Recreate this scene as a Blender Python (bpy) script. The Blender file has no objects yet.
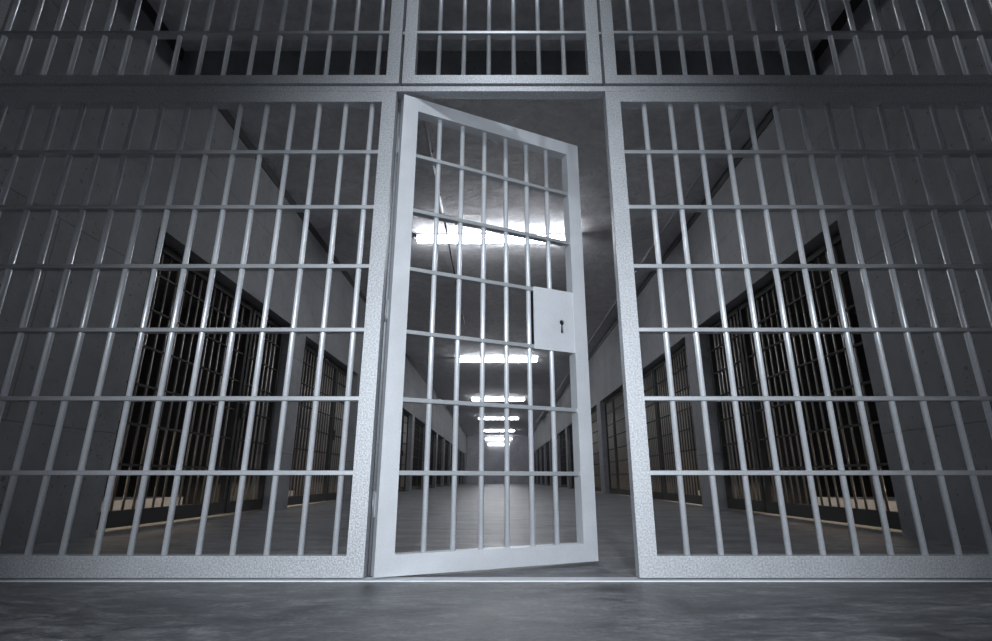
import bpy, bmesh, math, random
from mathutils import Vector, Matrix
random.seed(4)
S = bpy.context.scene
COL = S.collection
PI = math.pi

# ------------------------------------------------------------------ helpers
class MB:
    """Collects boxes, bars and outlines and links them as one mesh object."""
    def __init__(self):
        self.bm = bmesh.new()
    def _add(self, tmp, smooth=False):
        me = bpy.data.meshes.new('tmp')
        if smooth:
            for f in tmp.faces: f.smooth = True
        tmp.to_mesh(me); tmp.free()
        self.bm.from_mesh(me); bpy.data.meshes.remove(me)
    def box(self, x0, x1, y0, y1, z0, z1, bevel=0.0, seg=2):
        t = bmesh.new()
        bmesh.ops.create_cube(t, size=1.0)
        for v in t.verts:
            v.co = Vector(((x0+x1)/2+v.co.x*(x1-x0), (y0+y1)/2+v.co.y*(y1-y0), (z0+z1)/2+v.co.z*(z1-z0)))
        if bevel > 0:
            bmesh.ops.bevel(t, geom=t.edges[:], offset=bevel, segments=seg, profile=0.5, affect='EDGES')
        self._add(t); return self
    def cyl(self, p0, p1, r, n=14, caps=True, r2=None):
        p0, p1 = Vector(p0), Vector(p1)
        d = p1-p0
        t = bmesh.new()
        bmesh.ops.create_cone(t, cap_ends=caps, segments=n, radius1=r, radius2=r if r2 is None else r2, depth=d.length)
        q = d.to_track_quat('Z', 'Y').to_matrix().to_4x4()
        bmesh.ops.transform(t, matrix=Matrix.Translation((p0+p1)/2) @ q, verts=t.verts)
        for f in t.faces:
            f.smooth = len(f.verts) == 4
        self._add(t); return self
    def picture_frame(self, x0, x1, z0, z1, wl, wr, wb, wt, y0, y1, bevel):
        """A rectangular welded frame in the XZ plane, bevelled all round."""
        t = bmesh.new()
        o = [(x0,z0),(x1,z0),(x1,z1),(x0,z1)]
        i = [(x0+wl,z0+wb),(x1-wr,z0+wb),(x1-wr,z1-wt),(x0+wl,z1-wt)]
        V = {}
        for k in range(4):
            for nm, pts in (('o', o), ('i', i)):
                for yy, s in ((y0, 'f'), (y1, 'b')):
                    V[nm, s, k] = t.verts.new((pts[k][0], yy, pts[k][1]))
        for k in range(4):
            j = (k+1) % 4
            t.faces.new((V['o','f',k], V['o','f',j], V['i','f',j], V['i','f',k]))
            t.faces.new((V['o','b',j], V['o','b',k], V['i','b',k], V['i','b',j]))
            t.faces.new((V['o','f',j], V['o','f',k], V['o','b',k], V['o','b',j]))
            t.faces.new((V['i','f',k], V['i','f',j], V['i','b',j], V['i','b',k]))
        if bevel > 0:
            ed = [e for e in t.edges if len(e.link_faces) == 2 and e.calc_face_angle(0) > 0.5]
            bmesh.ops.bevel(t, geom=ed, offset=bevel, segments=2, profile=0.5, affect='EDGES')
        bmesh.ops.recalc_face_normals(t, faces=t.faces[:])
        self._add(t); return self
    def build(self, name, mat, parent=None):
        me = bpy.data.meshes.new(name)
        self.bm.to_mesh(me); self.bm.free()
        me.materials.append(mat)
        o = bpy.data.objects.new(name, me); COL.objects.link(o)
        if parent: o.parent = parent
        return o

def tag(o, label=None, cat=None, group=None, kind=None):
    if label: o['label'] = label
    if cat: o['category'] = cat
    if group: o['group'] = group
    if kind: o['kind'] = kind
    return o
def empty(name, loc, rz=0.0):
    o = bpy.data.objects.new(name, None); COL.objects.link(o)
    o.location = loc; o.rotation_euler = (0, 0, rz); o.empty_display_size = .1
    return o
def copy_tree(o, parent=None):
    c = o.copy(); COL.objects.link(c)
    if parent: c.parent = parent
    for ch in o.children: copy_tree(ch, c)
    return c

# ------------------------------------------------------------------ materials
def new_mat(name):
    m = bpy.data.materials.new(name); m.use_nodes = True
    nt = m.node_tree
    b = nt.nodes['Principled BSDF']
    return m, nt, b
def N(nt, typ, **kw):
    n = nt.nodes.new(typ)
    for k, v in kw.items(): setattr(n, k, v)
    return n
def noise(nt, src, scale, detail=4, rough=.55, dist=0.0):
    n = N(nt, 'ShaderNodeTexNoise')
    n.inputs['Scale'].default_value = scale; n.inputs['Detail'].default_value = detail
    n.inputs['Roughness'].default_value = rough; n.inputs['Distortion'].default_value = dist
    nt.links.new(src, n.inputs['Vector']); return n.outputs['Fac']
def ramp(nt, src, stops):
    r = N(nt, 'ShaderNodeValToRGB'); e = r.color_ramp.elements
    while len(e) < len(stops): e.new(.5)
    for k, (p, c) in enumerate(stops):
        e[k].position = p; e[k].color = (*c, 1) if len(c) == 3 else c
    nt.links.new(src, r.inputs['Fac']); return r.outputs['Color']
def math_(nt, op, a, b=None, c=None):
    n = N(nt, 'ShaderNodeMath', operation=op)
    for k, v in enumerate((a, b, c)):
        if v is None: continue
        if isinstance(v, (int, float)): n.inputs[k].default_value = v
        else: nt.links.new(v, n.inputs[k])
    return n.outputs[0]
def mixc(nt, fac, a, b, mode='MIX'):
    n = N(nt, 'ShaderNodeMix', data_type='RGBA', blend_type=mode)
    for s, v in ((n.inputs['Factor'], fac), (n.inputs['A'], a), (n.inputs['B'], b)):
        if isinstance(v, (int, float)): s.default_value = v
        elif isinstance(v, tuple): s.default_value = (*v, 1)
        else: nt.links.new(v, s)
    return n.outputs['Result']
def bump(nt, b, height, strength, dist, prev=None):
    n = N(nt, 'ShaderNodeBump')
    n.inputs['Strength'].default_value = strength; n.inputs['Distance'].default_value = dist
    nt.links.new(height, n.inputs['Height'])
    if prev: nt.links.new(prev, n.inputs['Normal'])
    nt.links.new(n.outputs['Normal'], b.inputs['Normal']); return n.outputs['Normal']
def grey(v, tint=(1, 1.02, 1.09)):
    return tuple(v*t for t in tint)
def tc(nt): return N(nt, 'ShaderNodeTexCoord').outputs['Object']

def m_concrete(name, axes, base, seams=True, zoff=.66):
    """Cast concrete: mottling, formwork seams and tie holes. axes picks the two in-plane coordinates."""
    m, nt, b = new_mat(name)
    co = tc(nt)
    sp = N(nt, 'ShaderNodeSeparateXYZ'); nt.links.new(co, sp.inputs[0])
    u, v = (sp.outputs[a] for a in axes)
    f1 = noise(nt, co, 1.1, 6, .6, .6)
    f2 = noise(nt, co, 9, 5, .6)
    f3 = noise(nt, co, 60, 3, .5)
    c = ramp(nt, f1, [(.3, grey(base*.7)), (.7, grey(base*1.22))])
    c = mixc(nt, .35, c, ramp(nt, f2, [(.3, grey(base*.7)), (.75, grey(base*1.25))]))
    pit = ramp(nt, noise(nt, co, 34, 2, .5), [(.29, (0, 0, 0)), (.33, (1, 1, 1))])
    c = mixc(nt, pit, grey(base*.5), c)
    nrm = bump(nt, b, f3, .25, .004)
    nrm = bump(nt, b, f2, .25, .02, nrm)
    if seams:
        cx = N(nt, 'ShaderNodeCombineXYZ')
        nt.links.new(math_(nt, 'ADD', u, 50*2.5+.9), cx.inputs[0])
        nt.links.new(math_(nt, 'ADD', v, 12.1-zoff), cx.inputs[1])
        br = N(nt, 'ShaderNodeTexBrick')
        br.offset = 0.5; br.offset_frequency = 2
        br.inputs['Scale'].default_value = 1; br.inputs['Mortar Size'].default_value = .0045
        br.inputs['Mortar Smooth'].default_value = .3
        br.inputs['Brick Width'].default_value = 2.5; br.inputs['Row Height'].default_value = 1.21
        nt.links.new(cx.outputs[0], br.inputs['Vector'])
        seam = br.outputs['Fac']
        # tie holes on a regular grid
        hu = math_(nt, 'MULTIPLY', math_(nt, 'SUBTRACT', math_(nt, 'FRACT', math_(nt, 'DIVIDE', math_(nt, 'ADD', u, 50.2), 1.25)), .5), 1.25)
        hv = math_(nt, 'MULTIPLY', math_(nt, 'SUBTRACT', math_(nt, 'FRACT', math_(nt, 'DIVIDE', math_(nt, 'ADD', v, 12.1-zoff), .605)), .5), .605)
        d = math_(nt, 'SQRT', math_(nt, 'ADD', math_(nt, 'MULTIPLY', hu, hu), math_(nt, 'MULTIPLY', hv, hv)))
        hole = math_(nt, 'LESS_THAN', d, .014)
        mk = math_(nt, 'MAXIMUM', seam, hole)
        c = mixc(nt, math_(nt, 'MULTIPLY', mk, .55), c, grey(base*.25))
        nrm = bump(nt, b, math_(nt, 'SUBTRACT', 1.0, mk), .6, .006, nrm)
    nt.links.new(c, b.inputs['Base Color'])
    b.inputs['Roughness'].default_value = .72
    b.inputs['Specular IOR Level'].default_value = .3
    return m
def m_ceiling(base):
    m, nt, b = new_mat('rough_ceiling_concrete')
    co = tc(nt)
    f1 = noise(nt, co, 2.2, 8, .65, 1.6)
    f2 = noise(nt, co, 12, 6, .65, .8)
    c = ramp(nt, f1, [(.3, grey(base*.72, (1.02, 1.0, 1.04))), (.72, grey(base*1.2, (1.02, 1.0, 1.04)))])
    c = mixc(nt, .4, c, ramp(nt, f2, [(.3, grey(base*.6)), (.7, grey(base*1.3))]))
    nt.links.new(c, b.inputs['Base Color'])
    n1 = bump(nt, b, f1, .5, .06)
    bump(nt, b, f2, .55, .02, n1)
    b.inputs['Roughness'].default_value = .8
    return m
def m_floor(base):
    m, nt, b = new_mat('polished_floor_concrete')
    co = tc(nt)
    mp = N(nt, 'ShaderNodeMapping'); mp.inputs['Scale'].default_value = (1.3, 3.0, 1); mp.inputs['Rotation'].default_value = (0, 0, .35)
    nt.links.new(co, mp.inputs['Vector'])
    f1 = noise(nt, mp.outputs[0], 1.3, 10, .68, 1.2)
    f2 = noise(nt, mp.outputs[0], 7, 9, .72, .5)
    f3 = noise(nt, co, 60, 5, .6)
    c = ramp(nt, f1, [(.32, grey(base*.55)), (.5, grey(base)), (.66, grey(base*1.5))])
    c = mixc(nt, 1.0, c, ramp(nt, f2, [(.36, (.38,)*3), (.5, (.9,)*3), (.64, (1.6,)*3)]), 'MULTIPLY')
    c = mixc(nt, .8, c, ramp(nt, f3, [(.35, (.75,)*3), (.65, (1.2,)*3)]), 'MULTIPLY')
    nt.links.new(c, b.inputs['Base Color'])
    rr = N(nt, 'ShaderNodeMapRange'); rr.inputs[1].default_value = .35; rr.inputs[2].default_value = .65
    rr.inputs[3].default_value = .3; rr.inputs[4].default_value = .62
    nt.links.new(f2, rr.inputs[0]); nt.links.new(rr.outputs[0], b.inputs['Roughness'])
    n1 = bump(nt, b, f2, .5, .012)
    bump(nt, b, f3, .2, .004, n1)
    return m
def m_steel(name, base, rough, metal=.55, grain=180, bstr=.25, cvar=.12, tint=(.97, 1, 1.06), spec=.5):
    m, nt, b = new_mat(name)
    co = tc(nt)
    f = noise(nt, co, grain, 3, .6)
    f2 = noise(nt, co, 7, 5, .6)
    c = ramp(nt, f, [(.35, grey(base*(1-cvar*1.6), tint)), (.65, grey(base*(1+cvar), tint))])
    c = mixc(nt, .35, c, ramp(nt, f2, [(.3, grey(base*.82, tint)), (.7, grey(base*1.1, tint))]))
    nt.links.new(c, b.inputs['Base Color'])
    b.inputs['Metallic'].default_value = metal
    b.inputs['Specular IOR Level'].default_value = spec
    rr = N(nt, 'ShaderNodeMapRange'); rr.inputs[3].default_value = rough-.08; rr.inputs[4].default_value = rough+.1
    nt.links.new(f2, rr.inputs[0]); nt.links.new(rr.outputs[0], b.inputs['Roughness'])
    bump(nt, b, f, bstr, .002)
    return m
def m_plain(name, col, rough=.6, metal=0.0):
    m, nt, b = new_mat(name)
    f = noise(nt, tc(nt), 40, 3, .5)
    nt.links.new(ramp(nt, f, [(.3, tuple(x*.85 for x in col)), (.7, tuple(x*1.1 for x in col))]), b.inputs['Base Color'])
    b.inputs['Roughness'].default_value = rough; b.inputs['Metallic'].default_value = metal
    return m
def m_emit(name, col, strength):
    m, nt, b = new_mat(name)
    b.inputs['Base Color'].default_value = (.8, .8, .8, 1)
    b.inputs['Emission Color'].default_value = (*col, 1)
    b.inputs['Emission Strength'].default_value = strength
    return m

LAMP_STRENGTH = 44.0
TUBE_STRENGTH = 9.5
M = dict(
    wall=m_concrete('cast_concrete_side_wall', (1, 2), .23),
    back=m_concrete('cast_concrete_end_wall', (0, 2), .45),
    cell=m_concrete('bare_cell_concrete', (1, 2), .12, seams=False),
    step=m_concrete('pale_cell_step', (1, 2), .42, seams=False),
    ceil=m_ceiling(.60), floor=m_floor(.195),
    hammer=m_steel('hammered_grey_paint', .54, .46, .3, 150, .7, .3),
    bar=m_steel('brushed_steel_bar', .92, .30, .36, 120, .08, .06),
    flat=m_steel('satin_steel_flat', .52, .42, .5, 140, .12, .08),
    door=m_steel('smooth_grey_paint', .74, .42, .3, 160, .12, .05),
    lock=m_steel('pale_lock_plate', .80, .38, .3, 90, .06, .03),
    cellbar=m_steel('weathered_bar_steel', .40, .45, .5, 90, .2, .12, (1.06, 1.0, .93)),
    cellframe=m_steel('dark_frame_steel', .035, .78, .0, 90, .2, .12, (1.02, 1.0, 1.0)),
    black=m_plain('black_lock_interior', (.006, .006, .007), .8),
    strip=m_steel('polished_threshold_steel', .92, .4, .0, 60, .05, .04),
    post=m_steel('dull_pivot_steel', .3, .55, .3, 60, .1, .08),
    pipe=m_steel('galvanised_conduit', .5, .7, .1, 60, .1, .08),
    cable=m_plain('dark_cable_and_gap_shade', (.03, .03, .033), .6),
    housing=m_steel('white_lamp_housing', .6, .5, .1, 60, .03, .03),
    tube=m_emit('added_highlight_tube', (.92, .96, 1.0), TUBE_STRENGTH),
    dimlamp=m_emit('end_wall_lamp_diffuser', (.93, .96, 1.0), 10.0),
    lamp=m_emit('glowing_lamp_diffuser', (.93, .96, 1.0), LAMP_STRENGTH),
)

# ------------------------------------------------------------------ setting
W = 2.66          # half width of the corridor
HC = 3.81         # ceiling height
YB = 44.7         # end wall
YG = 2.10         # front plane of the barred gate
YF = -2.6         # open front edge of what is built
TH = .26
tag(MB().box(-8, 8, YF, YB+.4, -.2, 0).build('floor', M['floor']), kind='structure')
tag(MB().box(-W-.3, W+.3, YF, YB+.4, HC, HC+.2).build('ceiling', M['ceil']), kind='structure')
OPEN = {}
for side, sx in (('left', -1), ('right', 1)):
    start, period, width, top, n = (3.70, 3.25, 2.80, 2.25, 12) if sx < 0 else (3.70, 3.53, 3.02, 2.31, 11)
    ops = [(start+k*period, start+k*period+width) for k in range(n)]
    OPEN[side] = (ops, top)
    xs = sorted((sx*W, sx*(W+TH)))
    w = MB()
    y = YF
    for a, e in ops:
        w.box(*xs, y, a, 0, top)
        y = e
    w.box(*xs, y, YB+.2, 0, top)
    w.box(*xs, YF, YB+.2, top, HC-.075)
    # backing of the shadow gap that runs under the ceiling
    w.box(*sorted((sx*(W+.12), sx*(W+TH))), YF, YB+.2, HC-.075, HC)
    tag(w.build('wall_'+side, M['wall']), kind='structure')
    tag(MB().box(*sorted((sx*(W-.012), sx*(W+.11))), YF, YB, HC-.105, HC-.004).build('shade_strip_left' if sx < 0 else 'shade_strip_right', M['cable']),  # shade of the gap under the ceiling, put in as a black strip
        f'black strip standing in for the shade of the gap between ceiling and {side} wall', 'shade strip', kind='structure')
    # cells: back wall, partitions
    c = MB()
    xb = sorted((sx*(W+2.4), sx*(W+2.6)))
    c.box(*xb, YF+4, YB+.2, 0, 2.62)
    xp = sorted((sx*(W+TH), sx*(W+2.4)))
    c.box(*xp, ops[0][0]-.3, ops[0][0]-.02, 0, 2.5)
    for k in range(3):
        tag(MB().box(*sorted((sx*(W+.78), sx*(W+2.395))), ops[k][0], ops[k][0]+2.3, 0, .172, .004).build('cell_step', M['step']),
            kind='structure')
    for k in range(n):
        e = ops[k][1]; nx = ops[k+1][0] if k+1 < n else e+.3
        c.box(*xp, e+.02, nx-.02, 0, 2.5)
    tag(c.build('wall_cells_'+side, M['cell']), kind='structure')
    xr = sorted((sx*(W+TH), sx*(W+2.6)))
    tag(MB().box(*xr, YF+4, YB+.2, 2.5, 2.62).build('ceiling_cells_'+side, M['cell']), kind='structure')
tag(MB().box(-W, W, 3.55, 3.75, 3.55, HC+.05, .008).build('added_beam', M['wall']),  # added beam, keeps corridor lamp light off the ceiling by the gate
    'added concrete downstand beam that shades the ceiling behind the gate', 'beam', kind='structure')
tag(MB().box(-W-.3, W+.3, YB, YB+.3, 0, HC).build('wall_back', M['back']), kind='structure')
tag(MB().box(-W, W, YG-.012, YG+.06, 0.0, .005, .0015).build('trim_1', M['strip']),
    'pale steel threshold strip set in the floor under the barred gate', 'threshold', kind='structure')

# ------------------------------------------------------------------ main gate
FLATS = [.381+.2885*k for k in range(6)]         # heights of the crossbars
FT = .018                                        # crossbar thickness
def barred_panel(name, label, cat, x0, x1, z0, z1, wl, wr, wb, wt, bars, flats, group=None, fm='hammer', y=YG, depth=.055, yflat=.006, dflat=.038, root=None):
    r = root or empty(name, ((x0+x1)/2, y, z0))
    ox, oz = (0, 0) if root else ((x0+x1)/2, z0)
    tag(r, label, cat, group)
    MB().picture_frame(x0-ox, x1-ox, z0-oz, z1-oz, wl, wr, wb, wt, 0, depth, .003).build('frame', M[fm], r)
    for z in flats:
        MB().box(x0+wl-.002-ox, x1-wr+.002-ox, yflat, yflat+dflat, z-FT/2-oz, z+FT/2-oz, .002).build('crossbar', M['flat'], r)
    for bx in bars:
        MB().cyl((bx-ox, .027, z0+wb-.002-oz), (bx-ox, .027, z1-wt+.002-oz), .0115, 16).build('vertical_bar', M['bar'], r)
    return r
LB = [-.616-.1277*k for k in range(16)]
RB = [.705+.1273*k for k in range(15)]
barred_panel('barred_panel', 'tall grey barred steel panel left of the open door', 'barred panel',
             -W+.004, -.497, .012, 2.157, .07, .067, .074, .059, LB, FLATS, 'fixed panels of the barred gate')
barred_panel('barred_panel', 'tall grey barred steel panel right of the open door', 'barred panel',
             .515, W-.004, .012, 2.157, .070, .07, .074, .059, RB, FLATS, 'fixed panels of the barred gate')
ZU0, ZU1 = 2.205, 3.80
UF = [2.525+.2865*k for k in range(5)]
UL = [-.605-.1277*k for k in range(16)]
UC = [-.302+.1253*k for k in range(6)]
UR = [.671+.1273*k for k in range(16)]
ug = 'upper panels of the barred gate'
ul = barred_panel('transom_panel', 'barred steel transom panel above the left fixed panel', 'transom panel',
             -W+.004, -.489, ZU0, ZU1, .07, .064, .049, .06, UL, UF, ug)
uc = barred_panel('transom_panel', 'narrow barred steel transom panel above the open door', 'transom panel',
             -.474, .504, ZU0, ZU1, .060, .064, .049, .06, UC, UF, ug)
ur = barred_panel('transom_panel', 'barred steel transom panel above the right fixed panel', 'transom panel',
             .519, W-.004, ZU0, ZU1, .060, .07, .049, .06, UR, UF, ug)
for root, xa, xb_ in ((uc, -.489, -.474), (uc, .504, .519)):
    for z in UF[:4]:
        MB().box(xa-root.location.x+.0005, xb_-root.location.x-.0005, .012, .04, z-.009-ZU0, z+.009-ZU0, .0015).build('coupling', M['flat'], root)
tag(MB().box(-W, W, YG+.001, YG+.056, 2.159, 2.190, .003).build('header_beam', M['hammer']),
    'long flat steel header beam between the lower and upper barred panels', 'beam', kind='structure')

# the open door, swung inward on its left edge
ANG = math.radians(24.7)
door = empty('barred_door', (-.458, 2.099, .012), ANG)
DW, DH = .987, 2.128
dflats = [z-.012 for z in FLATS]
bars = [.073+.1203*k for k in range(1, 7)]
tag(door, 'open barred steel door with a keyhole lock plate, swung into the corridor', 'door')
MB().picture_frame(0, DW, 0, DH, .073, .073, .074, .074, 0, .055, .003).build('frame', M['door'], door)
for k, z in enumerate(dflats):
    MB().box(.071, DW-.071, .006, .044, z-FT/2, z+FT/2, .002).build('crossbar', M['flat'], door)
for bx in bars:
    MB().cyl((bx, .027, .072), (bx, .027, DH-.072), .0115, 16).build('vertical_bar', M['bar'], door)
# lock: case behind, plate in front with a keyhole cut through it
lx0, lx1, lz0, lz1 = bars[4]+.017, DW-.071, dflats[2]-.012, dflats[3]+.012
lock = MB().box(lx0+.004, lx1, .010, .046, lz0+.004, lz1-.004, .002).build('lock_case', M['black'], door)
t = bmesh.new()
kx, kz = lx0+(lx1-lx0)*.685, lz0+(lz1-lz0)*.415
outer = [(lx0, lz0), (lx1+.001, lz0), (lx1+.001, lz1), (lx0, lz1)]
key = [(kx-.0085, kz-.037), (kx+.0085, kz-.037)]
a0, a1 = -.42*PI+.12, 1.42*PI-.12
for k in range(15):
    a = a0+(a1-a0)*k/14
    key.append((kx+.0135*math.cos(a), kz+.017+.0135*math.sin(a)))
edges = []
for loop in (outer, key):
    vs = [t.verts.new((x, 0, z)) for x, z in loop]
    for k in range(len(vs)): edges.append(t.edges.new((vs[k], vs[(k+1) % len(vs)])))
bmesh.ops.triangle_fill(t, edges=edges, use_beauty=True, use_dissolve=False)
ex = bmesh.ops.extrude_face_region(t, geom=t.faces[:])
for v in [g for g in ex['geom'] if isinstance(g, bmesh.types.BMVert)]: v.co.y += .008
bmesh.ops.recalc_face_normals(t, faces=t.faces[:])
for v in t.verts: v.co.y += .0015
me = bpy.data.meshes.new('lock_plate'); t.to_mesh(me); t.free(); me.materials.append(M['lock'])
lp = bpy.data.objects.new('lock_plate', me); COL.objects.link(lp); lp.parent = door
tag(lp, 'pale flat lock plate with a keyhole')
# pivot post and hinge leaves
ca, sa = math.cos(-ANG), math.sin(-ANG)
def dloc(x, y):
    x -= door.location.x; y -= door.location.y
    return (ca*x-sa*y, sa*x+ca*y)
px, py = dloc(-.4985, 2.186)
MB().cyl((px, py, -.006), (px, py, DH+.018), .010, 16).build('hinge_post', M['post'], door)
for z in (.25, 1.05, 1.88):
    h = MB(); h.cyl((px, py, z-.05), (px, py, z+.05), .0104, 16)
    h.box(px-.004, px+.075, .055, .061, z-.045, z+.045, .001)
    h.build('hinge', M['post'], door)

# ------------------------------------------------------------------ cells
def grille_parts(root, length, height, bar_step, cross, narrow, joined=False):
    """A barred cell front along local +X, standing on z = 0."""
    nb = max(3, round(length/bar_step)-1)
    fr = MB()
    fr.picture_frame(0, length, .022, height, .05, .05, .115, .06, -.025, .025, .003)
    def bar(mb, k):
        x = .05+(length-.1)*(k+1)/(nb+1)
        return mb.cyl((x, 0, .13), (x, 0, height-.055), .0095, 10)
    def rail(mb, z):
        return mb.box(.048, length-.048, -.014, .018, z-.008, z+.008, .0015)
    if joined:
        for k in range(nb): bar(fr, k)
        for z in cross: rail(fr, z)
        return fr
    fr.build('frame', M['cellframe'], root)
    for k in range(nb): bar(MB(), k).build('vertical_bar', M['cellbar'], root)
    for z in cross: rail(MB(), z).build('crossbar', M['cellframe'], root)
    if narrow:
        MB().box(.012, .05, -.05, -.0255, .98, 1.14, .003).build('lock_box', M['cellframe'], root)
ORD = ['first', 'second', 'third', 'fourth', 'fifth', 'sixth', 'seventh', 'eighth', 'ninth', 'tenth', 'eleventh', 'twelfth']
CROSS = [.46, .76, 1.06, 1.36, 1.66, 1.96]
NEAR = 4
for side, sx in (('left', -1), ('right', 1)):
    ops, top = OPEN[side]
    a, e = ops[0]
    split = .685
    wl_ = (e-a)*split; L1, L2 = wl_-.03, (e-a)-wl_-.03
    H1 = top-.03
    X = sx*(W+.14)
    proto = {}
    for k, (a, e) in enumerate(ops):
        for kind, L, y0, nar in (('cell_grille', L1, a+.012, False), ('cell_door', L2, a+wl_+.018, True)):
            size = 'narrow barred cell door' if nar else 'wide barred cell grille'
            lab = f'{size} in the {ORD[k]} opening of the {side} corridor wall from the gate'
            grp = 'barred cell doors along the corridor' if nar else 'barred cell grilles along the corridor'
            if k < NEAR:
                if k == 0:
                    r = empty(kind, (X, y0, 0), PI/2)
                    grille_parts(r, L, H1, .122, CROSS, nar)
                    proto[kind] = r
                else:
                    r = copy_tree(proto[kind]); r.location = (X, y0, 0)
            else:
                if k == NEAR:
                    r = grille_parts(None, L, H1, .122, CROSS, nar, True).build(kind, M['cellframe'])
                    proto[kind+'far'] = r
                else:
                    r = proto[kind+'far'].copy(); COL.objects.link(r)
                r.location = (X, y0, 0); r.rotation_euler = (0, 0, PI/2)
            tag(r, lab, 'cell door' if nar else 'cell grille', grp)

# ------------------------------------------------------------------ lamps and conduits
LZ = 3.735
LY = [7.0, 15.2, 23.2, 30.9, 39.0]
def make_lamp(name, L, glow='lamp'):
    # origin on the mounting face, lamp hanging down local -Z
    r = empty(name, (0, 0, 0)); h = L/2
    MB().box(-h, h, -.05, .05, -.028, -.001, .004).build('housing', M['housing'], r)
    MB().box(-h+.02, h-.02, -.055, .055, -.125, -.029, .035, 4).build('diffuser', M[glow], r)
    for s in (-1, 1):
        MB().box(*sorted((s*(h-.019), s*h)), -.058, .058, -.129, -.0285, .006).build('end_cap', M['housing'], r)
    return r
lamp0 = make_lamp('ceiling_lamp', 2.36)
for k, y in enumerate(LY):
    r = lamp0 if k == 0 else copy_tree(lamp0)
    r.location = (-.035, y, HC)
    where = 'nearest the barred door' if k == 0 else f'{ORD[k]} from the barred door'
    tag(r, f'glowing white crosswise strip lamp on the corridor ceiling, {where}', 'ceiling lamp', 'strip lamps along the corridor ceiling')
for z, L, lab in ((3.57, 2.3, 'upper'), (3.11, 1.85, 'lower')):
    r = make_lamp('wall_lamp', L, 'dimlamp'); r.location = (-.03, YB, z); r.rotation_euler = (-PI/2, 0, 0)
    tag(r, f'{lab} glowing strip lamp fixed across the far end wall', 'wall lamp', 'strip lamps on the far end wall')
for side, sx in (('left', -1), ('right', 1)):  # tubes added out of view to put highlights on the gate bars
    r = empty('wall_lamp', (sx*W, -.45, .03))  # added fill tube, out of view, for highlights on the bars
    tag(r, f'added tall fill tube, out of view, on the {side} wall in front of the gate', 'wall lamp', 'added fill tubes in front of the gate')
    MB().box(*sorted((0, -sx*.03)), -.06, .06, 0, 1.95, .005).build('housing', M['housing'], r)
    MB().cyl((-sx*.065, 0, .04), (-sx*.065, 0, 1.91), .028, 20).build('tube', M['tube'], r)
    for z in (.0, 1.90):
        MB().box(*sorted((-sx*.029, -sx*.1)), -.036, .036, z, z+.05, .006).build('end_cap', M['housing'], r)
zc = HC-.018
cd = empty('ceiling_conduit', (-.74, 4.33, zc)); tag(cd, 'short pale conduit with a dark cable on the ceiling left of the lamps', 'conduit')
d = Vector((-.806+.74, 11.9-4.33, 0))
MB().cyl((0, -1.2, 0), d*.27, .016, 12).build('pipe', M['pipe'], cd)
MB().cyl(d*.27-Vector((0, .06, 0)), d*.27+Vector((0, .06, 0)), .022, 12).build('coupling', M['pipe'], cd)
MB().cyl(d*.27, d, .013, 10).build('cable', M['cable'], cd)
for f in (-.1, .08, .2):
    p = d*f; MB().box(p.x-.028, p.x+.028, p.y-.012, p.y+.012, -.01, .018, .003).build('clip', M['pipe'], cd)
cr = empty('ceiling_conduit', (2.37, 2.4, zc)); tag(cr, 'long straight conduit on the ceiling close to the right wall', 'conduit')
MB().cyl((0, 0, 0), (0, 30, 0), .016, 12).build('pipe', M['pipe'], cr)
for k in range(12):
    MB().box(-.028, .028, 1.1+2.4*k-.012, 1.1+2.4*k+.012, -.01, .018, .003).build('clip', M['pipe'], cr)

# ------------------------------------------------------------------ light
def spot(name, loc, target, energy, angle, blend, size, col=(1, 1, 1)):
    l = bpy.data.lights.new(name, 'SPOT'); l.energy = energy; l.spot_size = math.radians(angle); l.spot_blend = blend
    l.shadow_soft_size = size; l.color = col
    o = bpy.data.objects.new(name, l); COL.objects.link(o); o.location = loc
    o.rotation_euler = (Vector(target)-Vector(loc)).to_track_quat('-Z', 'Y').to_euler()
    return o
def area(name, loc, sx, sy, energy, col, rot=(0, 0, 0)):
    l = bpy.data.lights.new(name, 'AREA'); l.shape = 'RECTANGLE'; l.size = sx; l.size_y = sy; l.energy = energy; l.color = col
    o = bpy.data.objects.new(name, l); COL.objects.link(o); o.location = loc; o.rotation_euler = rot
    return o
cool = (.87, .94, 1.0); warm = (1.0, .80, .58)
spot('front_room_spot', (0, -2.9, 1.3), (.02, 2.1, .58), 1020, 46, 1.0, .07, cool)
spot('front_room_downlight', (0, .5, 3.6), (0, 2.15, 2.2), 70, 72, 1.0, .1, cool)
for side, sx in (('left', -1), ('right', 1)):
    for k, (a, e) in enumerate(OPEN[side][0][:9]):
        area('cell_floor_light', (sx*(W+.5), (a+e)/2, .33), .3, (e-a)*.94, 4.5, warm)
        if k < 3:
            area('cell_step_light', (sx*(W+.40), a+.40, .10), .10, .5, 5.0, warm, (0, -sx*(PI/2-.22), 0)).data.spread = math.radians(75)

w = bpy.data.worlds.new('dim_surroundings'); S.world = w; w.use_nodes = True
w.node_tree.nodes['Background'].inputs[0].default_value = (.5, .6, .8, 1)
w.node_tree.nodes['Background'].inputs[1].default_value = .004

# ------------------------------------------------------------------ camera
f_px, pitch = 522.0, math.atan(158.5/522.0)
cam = bpy.data.cameras.new('camera'); cam.sensor_width = 36; cam.lens = 36*f_px/992; cam.shift_x = -3/992
cam.clip_start = .01; cam.clip_end = 200
co = bpy.data.objects.new('camera', cam); COL.objects.link(co)
co.location = (0, 0, .358); co.rotation_euler = (PI/2+pitch, 0, 0)
S.camera = co
S.view_settings.view_transform = 'Standard'; S.view_settings.look = 'None'
S.view_settings.exposure = 0; S.view_settings.gamma = 1; S.view_settings.use_curve_mapping = False
